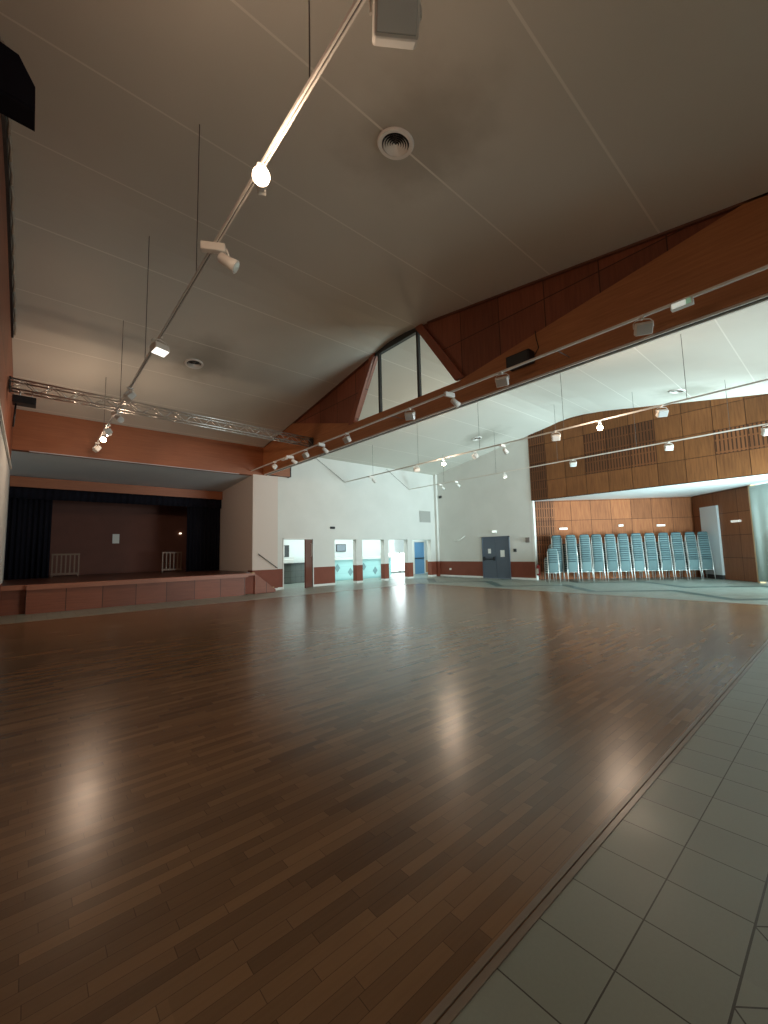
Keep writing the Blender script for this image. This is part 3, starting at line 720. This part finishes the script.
for px, ss, n_, desc in stacks:
    x, y = on_diag(px, ss)
    jr = random.uniform(-.05, .05)
    for k in range(n_):
        lab = 'teal chair, %s in %s' % ('topmost' if k == n_-1 else (ORD[k] + (' from the floor' if k else '')), desc)
        z = .097*k; off = fdir*(.019*k) + Vector((-.7071, .7071, 0))*(random.uniform(-.006, .006)-.006*k)
        loc = (x+off.x, y+off.y, z)
        rot = (0, 0, rotz+jr+random.uniform(-.015, .015))
        if not used:
            proto.location = loc; proto.rotation_euler = rot; proto['label'] = lab; proto['group'] = 'stacked teal chairs'; used = True
        else: dup(proto, loc, lab, rot)

# ------------------------------------------------------------------ lighting tracks
ZT = 4.85
def track(x, y0, y1, label, name='lighting_track'):
    r = thing(name, (x, (y0+y1)/2, ZT), label, 'track')
    bm = NB()
    bx(bm, x-.020, x+.020, y0, y1, ZT+.012, ZT+.022); bx(bm, x-.020, x-.005, y0, y1, ZT-.012, ZT+.012); bx(bm, x+.005, x+.020, y0, y1, ZT-.012, ZT+.012)
    part_at(r, 'rail', bm, m_rail)
    bm = NB(); bx(bm, x-.005, x+.005, y0+.01, y1-.01, ZT+.0, ZT+.012); part_at(r, 'conductor', bm, m_black)
    return r
def hang(r, x, ys, top=None):
    for y in ys:
        bm = NB(); tube(bm, [(x, y, ZT+.02), (x, y, (roofz(y) if top is None else top)+.02)], .006, 5, cap=False); part_at(r, 'suspension_wire', bm, m_wire)
T1 = track(1.38, -1.0, 15.0, 'white lighting track hanging nearest to the left wall'); hang(T1, 1.38, (-.4, 2.3, 4.95, 7.84, 10.4, 13.0))
T2 = track(6.67, -1.5, 15.83, 'long white lighting track running beside the big tapered beam')
for y in (-1, 3.1, 7.4, 11.0, 14.6):
    bm = NB(); tube(bm, [(6.67, y, ZT+.02), (7.21, y, ZT+.05)], .008, 6); part_at(T2, 'bracket', bm, m_wire)
T3 = track(11.4, -1.5, 15.95, 'lighting track hanging across the middle of the far bay'); hang(T3, 11.4, (-.5, 2.3, 5.2, 8.1, 11.0, 13.8))
T4 = track(15.7, -1.5, 15.95, 'lighting track hanging nearest to the plywood wall'); hang(T4, 15.7, (-.5, 2.2, 4.7, 7.5, 10.34, 13.4))
for x, r in ((11.4, T3), (15.7, T4)):
    bm = NB(); tube(bm, [(x, 15.93, ZT+.01), (x-1.6, 15.96, 5.82)], .007, 5); part_at(r, 'stay_wire', bm, m_wire)

# ---- luminaires.  local frame: origin on the track underside, housing hangs below, faces local -Y tilted down
def build_flood(glassmat, tilt=35):
    r = thing('floodlight', (0, 0, 0), '', 'lamp')
    bm = NB(); rbox(bm, 0, 0, .0, .036, .14, .045, .004, 1); obj('track_adapter', bm, m_lampw, r)
    bm = NB()
    arc = [(-.15, 0, -.19), (-.15, 0, -.10), (-.11, 0, -.05), (0, 0, -.03), (.11, 0, -.05), (.15, 0, -.10), (.15, 0, -.19)]
    tube(bm, arc, .009, 6); obj('bracket', bm, m_lampw, r)
    rot = Matrix.Rotation(math.radians(tilt), 3, 'X')
    bm = NB(); rbox(bm, 0, 0, 0, .27, .13, .20, .018, 2); rbox(bm, 0, .07, 0, .17, .05, .13, .015, 2)
    for k in range(5): bx(bm, -.08+k*.035, -.072+k*.035, .09, .115, -.06, .06)
    bmesh.ops.rotate(bm, verts=bm.verts, cent=(0, 0, 0), matrix=rot); bmesh.ops.translate(bm, verts=bm.verts, vec=(0, 0, -.21))
    h = obj('housing', bm, m_lampw, r)
    bm = NB(); rbox(bm, 0, -.068, 0, .235, .012, .165, .003, 1)
    bmesh.ops.rotate(bm, verts=bm.verts, cent=(0, 0, 0), matrix=rot); bmesh.ops.translate(bm, verts=bm.verts, vec=(0, 0, -.21))
    obj('glass', bm, glassmat, h)
    return r
def build_spot(glassmat):
    r = thing('spotlight', (0, 0, 0), '', 'lamp')
    bm = NB(); rbox(bm, 0, .03, -.045, .075, .25, .09, .01, 2); obj('gear_box', bm, m_lampw, r)
    bm = NB(); tube(bm, [(0, -.10, -.04), (.035, -.12, -.08), (.035, -.12, -.16)], .011, 6); obj('arm', bm, m_lampw, r)
    rot = Matrix.Rotation(math.radians(30), 3, 'X')
    bm = NB(); tube(bm, [(0, .10, 0), (0, .085, 0), (0, -.02, 0), (0, -.10, 0)], [.035, .055, .06, .072], 16)
    bmesh.ops.rotate(bm, verts=bm.verts, cent=(0, 0, 0), matrix=rot); bmesh.ops.translate(bm, verts=bm.verts, vec=(0, -.12, -.19))
    h = obj('housing', bm, m_lampw, r)
    bm = NB(); tube(bm, [(0, -.098, 0), (0, -.106, 0)], [.062, .058], 16)
    bmesh.ops.rotate(bm, verts=bm.verts, cent=(0, 0, 0), matrix=rot); bmesh.ops.translate(bm, verts=bm.verts, vec=(0, -.12, -.19))
    obj('lens', bm, glassmat, h)
    return r
protos = {}
def fixture(kind, state, x, y, rz, label, group):
    key = (kind, state); gm = {'off': m_glass, 'lit': m_lit, 'dim': m_litw}[state]
    loc = (x, y, ZT-.012)
    if key not in protos:
        r = build_spot(gm) if kind == 'spot' else build_flood(gm, 72 if state == 'dim' else 35); protos[key] = r
        r.location = loc; r.rotation_euler = (0, 0, math.radians(rz)); r['label'] = label; r['group'] = group
    else:
        r = dup(protos[key], loc, label, (0, 0, math.radians(rz))); r['group'] = group
    r.scale = (.84,)*3 if kind == 'flood' and y > 1.6 else (1, 1, 1)
    return r
def lamp_light(x, y, z, power, color=(1, .72, .51)):
    l = bpy.data.lights.new('lamp_light', 'POINT'); l.energy = power; l.color = color; l.shadow_soft_size = .14
    o = bpy.data.objects.new('lamp_light', l); COL.objects.link(o); o.location = (x, y, z)
G1 = 'lamps on the track nearest the left wall'; G2 = 'lamps on the track beside the big beam'; G3 = 'lamps on the middle track of the far bay'; G4 = 'lamps on the track nearest the plywood wall'
fixture('flood', 'off', 1.50, 1.52, -35, 'big white floodlight at the top edge of the photo, on the left track', G1)
fixture('spot', 'lit', 1.395, 3.14, -25, 'glaring lit spotlight, nearest lit lamp on the left track', G1)
fixture('spot', 'off', 1.38, 4.25, 60, 'unlit white spotlight between the glaring lamp and the second floodlight of the left track', G1)
fixture('flood', 'dim', 1.38, 6.75, 20, 'white floodlight with bright glass, midway along the left track', G1)
fixture('flood', 'off', 1.38, 9.2, 100, 'unlit floodlight just in front of the ceiling truss on the left track', G1)
fixture('spot', 'off', 1.38, 10.9, 20, 'unlit white spotlight right by the ceiling truss on the left track', G1)
fixture('flood', 'off', 1.38, 12.2, -100, 'unlit floodlight just behind the ceiling truss on the left track', G1)
fixture('spot', 'lit', 1.38, 13.0, -6, 'glaring lit spotlight at the stage end of the left track', G1)
fixture('flood', 'off', 1.38, 14.3, 100, 'unlit floodlight, last on the left track before the stage', G1)
fixture('flood', 'off', 6.67, 1.78, -60, 'white floodlight nearest to the right edge of the photo on the beam track', G2)
fixture('flood', 'off', 6.67, 4.16, -70, 'white floodlight beside the black loudspeaker on the beam', G2)
fixture('spot', 'off', 6.67, 5.42, 80, 'small white spotlight under the right foot of the trapezoid window', G2)
fixture('flood', 'off', 6.67, 6.66, -60, 'white floodlight below the right mullion of the trapezoid window', G2)
fixture('flood', 'off', 6.67, 9.2, -90, 'white floodlight below the left foot of the trapezoid window', G2)
fixture('spot', 'off', 6.67, 10.5, 100, 'small white spotlight right of the ceiling truss end on the beam track', G2)
fixture('flood', 'off', 6.67, 11.5, -90, 'white floodlight left of the ceiling truss end on the beam track', G2)
fixture('spot', 'off', 6.67, 12.5, 80, 'small white spotlight third from the stage end of the beam track', G2)
fixture('flood', 'off', 6.67, 13.7, 60, 'white floodlight nearest to the pier on the beam track', G2)
fixture('flood', 'off', 11.4, 2.81, -50, 'white floodlight in front of the plywood wall, nearest on the middle track', G3)
fixture('spot', 'lit', 11.4, 4.24, -69, 'glaring lit spotlight before the plywood wall on the middle track', G3)
fixture('flood', 'off', 11.4, 5.45, -60, 'white floodlight left of the glare at the plywood wall, on the middle track', G3)
fixture('spot', 'off', 11.4, 7.2, 90, 'small white spotlight hanging before the top of the plaster wall', G3)
fixture('flood', 'off', 11.4, 8.3, -120, 'white floodlight right of the leftmost glare of the far bay', G3)
fixture('spot', 'lit', 11.4, 9.7, -49, 'glaring lit spotlight, leftmost lit one of the far bay', G3)
fixture('flood', 'off', 11.4, 11.1, 150, 'white floodlight left of the leftmost glare of the far bay', G3)
fixture('spot', 'off', 11.4, 13.9, 90, 'small white spotlight at the far end of the middle track', G3)
fixture('flood', 'off', 15.7, 1.38, -60, 'white floodlight at the right edge of the photo on the plywood wall track', G4)
fixture('flood', 'off', 15.7, 3.77, -60, 'white floodlight before the middle of the plywood wall on the farthest track', G4)
fixture('flood', 'off', 15.7, 6.9, -60, 'white floodlight before the left of the plywood wall on the farthest track', G4)
fixture('flood', 'dim', 15.7, 9.9, 30, 'floodlight with bright glass before the plaster wall on the farthest track', G4)
fixture('spot', 'off', 15.7, 12.6, 90, 'small white spotlight second from the far end of the farthest track', G4)
fixture('spot', 'off', 15.7, 13.6, 90, 'small white spotlight at the far end of the farthest track', G4)
l = bpy.data.lights.new('flood_light', 'SPOT'); l.energy = 420; l.spot_size = math.radians(46); l.spot_blend = .35; l.color = (1, .74, .55); l.shadow_soft_size = .1
o = bpy.data.objects.new('flood_light', l); COL.objects.link(o); o.location = (1.46, 6.95, 4.48)
o.rotation_euler = (Vector((6.9, 17.0, 2.6))-o.location).to_track_quat('-Z', 'Y').to_euler()
lamp_light(1.27, 2.80, 4.55, 42)
lamp_light(1.30, 12.72, 4.42, 78)
lamp_light(11.1, 4.16, 4.52, 80)
lamp_light(11.15, 9.58, 4.52, 80)
# green-white emergency luminaire on the beam track
el = thing('emergency_light', (6.67, 1.30, ZT-.07), 'long flat emergency light with green and white face on the beam track', 'lamp')
bm = NB(); rbox(bm, 6.67, 1.30, ZT-.055, .09, .26, .085, .01); part_at(el, 'housing', bm, m_lampw)
bm = NB(); bx(bm, 6.612, 6.627, 1.19, 1.24, ZT-.09, ZT-.02); part_at(el, 'green_panel', bm, mat('emergency_green', (.35, .6, .45), .4, emit=(.4, .8, .55), estr=.2))
bm = NB(); bx(bm, 6.612, 6.627, 1.25, 1.41, ZT-.09, ZT-.02); part_at(el, 'white_panel', bm, mat('emergency_white', (.9, .95, .9), .4, emit=(.9, 1, .9), estr=.4))
bm = NB(); rbox(bm, 6.67, 12.95, ZT-.04, .09, .34, .07, .01); o = obj('track_feed_box', bm, m_lampw); tag(o, 'flat white feed box on the beam track, second from the stage end', 'box')

# ------------------------------------------------------------------ ceiling truss across the hall
tr_ = thing('ceiling_truss', (3.4, 12.0, 5.25), 'aluminium lattice truss spanning from the left wall to the big beam', 'truss')
YT, H2 = 12.0, .115
x0, x1 = XW+.03, BX0-.02
def zt(x): return 5.37 - (x-x0)*.012
bm = NB()
for dy in (-H2, H2):
    for dz in (-H2, H2): tube(bm, [(x0, YT+dy, zt(x0)+dz), (x1, YT+dy, zt(x1)+dz)], .021, 8)
part_at(tr_, 'chords', bm, m_steel)
bm = NB(); n = 30
for i in range(n):
    a = x0+(x1-x0)*i/n; b = x0+(x1-x0)*(i+1)/n; s_ = 1 if i % 2 else -1
    for dy in (-H2, H2): tube(bm, [(a, YT+dy, zt(a)+s_*H2), (b, YT+dy, zt(b)-s_*H2)], .009, 5)
    for dz in (-H2, H2): tube(bm, [(a, YT+s_*H2, zt(a)+dz), (b, YT-s_*H2, zt(b)+dz)], .009, 5)
part_at(tr_, 'lattice', bm, m_steel)
bm = NB()
for xx in (x0+.01, x1-.01): rbox(bm, xx, YT, zt(xx), .03, .29, .29, .005, 1)
part_at(tr_, 'joint_plates', bm, m_dark)
# the black box at the truss's left end
bb = thing('projector_box', (-.2, 11.9, 4.9), 'black box lamp under the left end of the ceiling truss', 'lamp')
bm = NB(); rbox(bm, -.22, 11.88, 5.0, .40, .30, .16, .01); part_at(bb, 'housing', bm, m_black)
bm = NB(); tube(bm, [(-.30, 11.9, 5.08), (-.30, 11.9, 5.27)], .02, 6); tube(bm, [(-.10, 11.9, 5.08), (-.10, 11.9, 5.27)], .012, 6); part_at(bb, 'bracket', bm, m_steel)
bm = NB(); tube(bm, [(-.36, 11.9, 4.95), (-.38, 11.9, 4.4)], .02, 6); part_at(bb, 'cable', bm, m_black)

# dark cable tray with a light rope edge along the top of the left wall
ct_ = thing('cable_tray', (XW, 10, 6.3), 'dark cable tray with a pale rope edge along the top of the left wall', 'tray')
bm = NB(); bm2 = NB(); ys = [5.4+.5*i for i in range(14)]+[11.9]
for a, b in zip(ys[:-1], ys[1:]):
    za, zb = roofz(a)-.02, roofz(b)-.02
    prism(bm, [(XW, a, za-.14), (XW, b, zb-.14), (XW, b, zb), (XW, a, za)], (.05, 0, 0))
    tube(bm2, [(XW+.07, a, za-.05), (XW+.085, (a+b)/2, (za+zb)/2-.05), (XW+.07, b, zb-.05)], .02, 6)
part_at(ct_, 'tray', bm, m_black); part_at(ct_, 'rope', bm2, mat('pale_rope', (.45, .4, .34), .7))

# black loudspeaker high on the left wall
spk = thing('loudspeaker', (-.3, 4.95, 5.8), 'large black loudspeaker high on the left wall at the photo edge', 'speaker')
bm = NB(); prism(bm, [(XW, 4.82, 5.80), (-.145, 4.82, 5.78), (-.155, 4.82, 6.04), (-.285, 4.82, 6.28), (XW, 4.82, 6.33)], (0, .24, 0)); part_at(spk, 'cabinet', bm, m_curtain)
bm = NB(); prism(bm, [(-.455, 4.81, 5.83), (-.165, 4.81, 5.81), (-.175, 4.81, 6.03), (-.295, 4.81, 6.25), (-.455, 4.81, 6.29)], (0, .01, 0)); part_at(spk, 'grille', bm, m_curtain)

# ------------------------------------------------------------------ round ceiling vents
slope = {0: math.atan(.165), 1: -math.atan(.165)}
LV = ['round ringed air vent in the near ceiling, the largest in the photo', 'small round air vent in the ceiling above the truss', 'round air vent in the far bay ceiling near the plaster wall', 'round air vent in the far bay ceiling near the plywood wall']
for i, (x, y) in enumerate(VENTS):
    sl = math.atan(.165) if y < 7 else -math.atan(.165)
    v = thing('air_vent', (x, y, roofz(y)-.004), LV[i], 'vent', 'round ceiling vents'); v.rotation_euler = (sl, 0, 0)
    def ring(bm, ra, rb, za, zb, seg=40):
        A = [bm.verts.new((ra*math.cos(2*PI*k/seg), ra*math.sin(2*PI*k/seg), za)) for k in range(seg)]
        B = [bm.verts.new((rb*math.cos(2*PI*k/seg), rb*math.sin(2*PI*k/seg), zb)) for k in range(seg)]
        for k in range(seg):
            f = bm.faces.new((A[k], A[(k+1) % seg], B[(k+1) % seg], B[k])); f.smooth = True
    bm = NB(); ring(bm, .235, .22, .0, -.025); ring(bm, .22, .175, -.025, -.02); ring(bm, .175, .17, -.02, .0)
    obj('rim', bm, m_lampw, v, False)
    bm = NB(); bm.faces.new([bm.verts.new((.18*math.cos(2*PI*k/32), .18*math.sin(2*PI*k/32), -.001)) for k in range(32)]); obj('backing', bm, m_black, v, False)
    bm = NB()
    for k in range(5): ra = .155-.03*k; ring(bm, ra, ra-.02, -.030+.002*k, -.010+.002*k)
    obj('rings', bm, m_lampw, v, False)
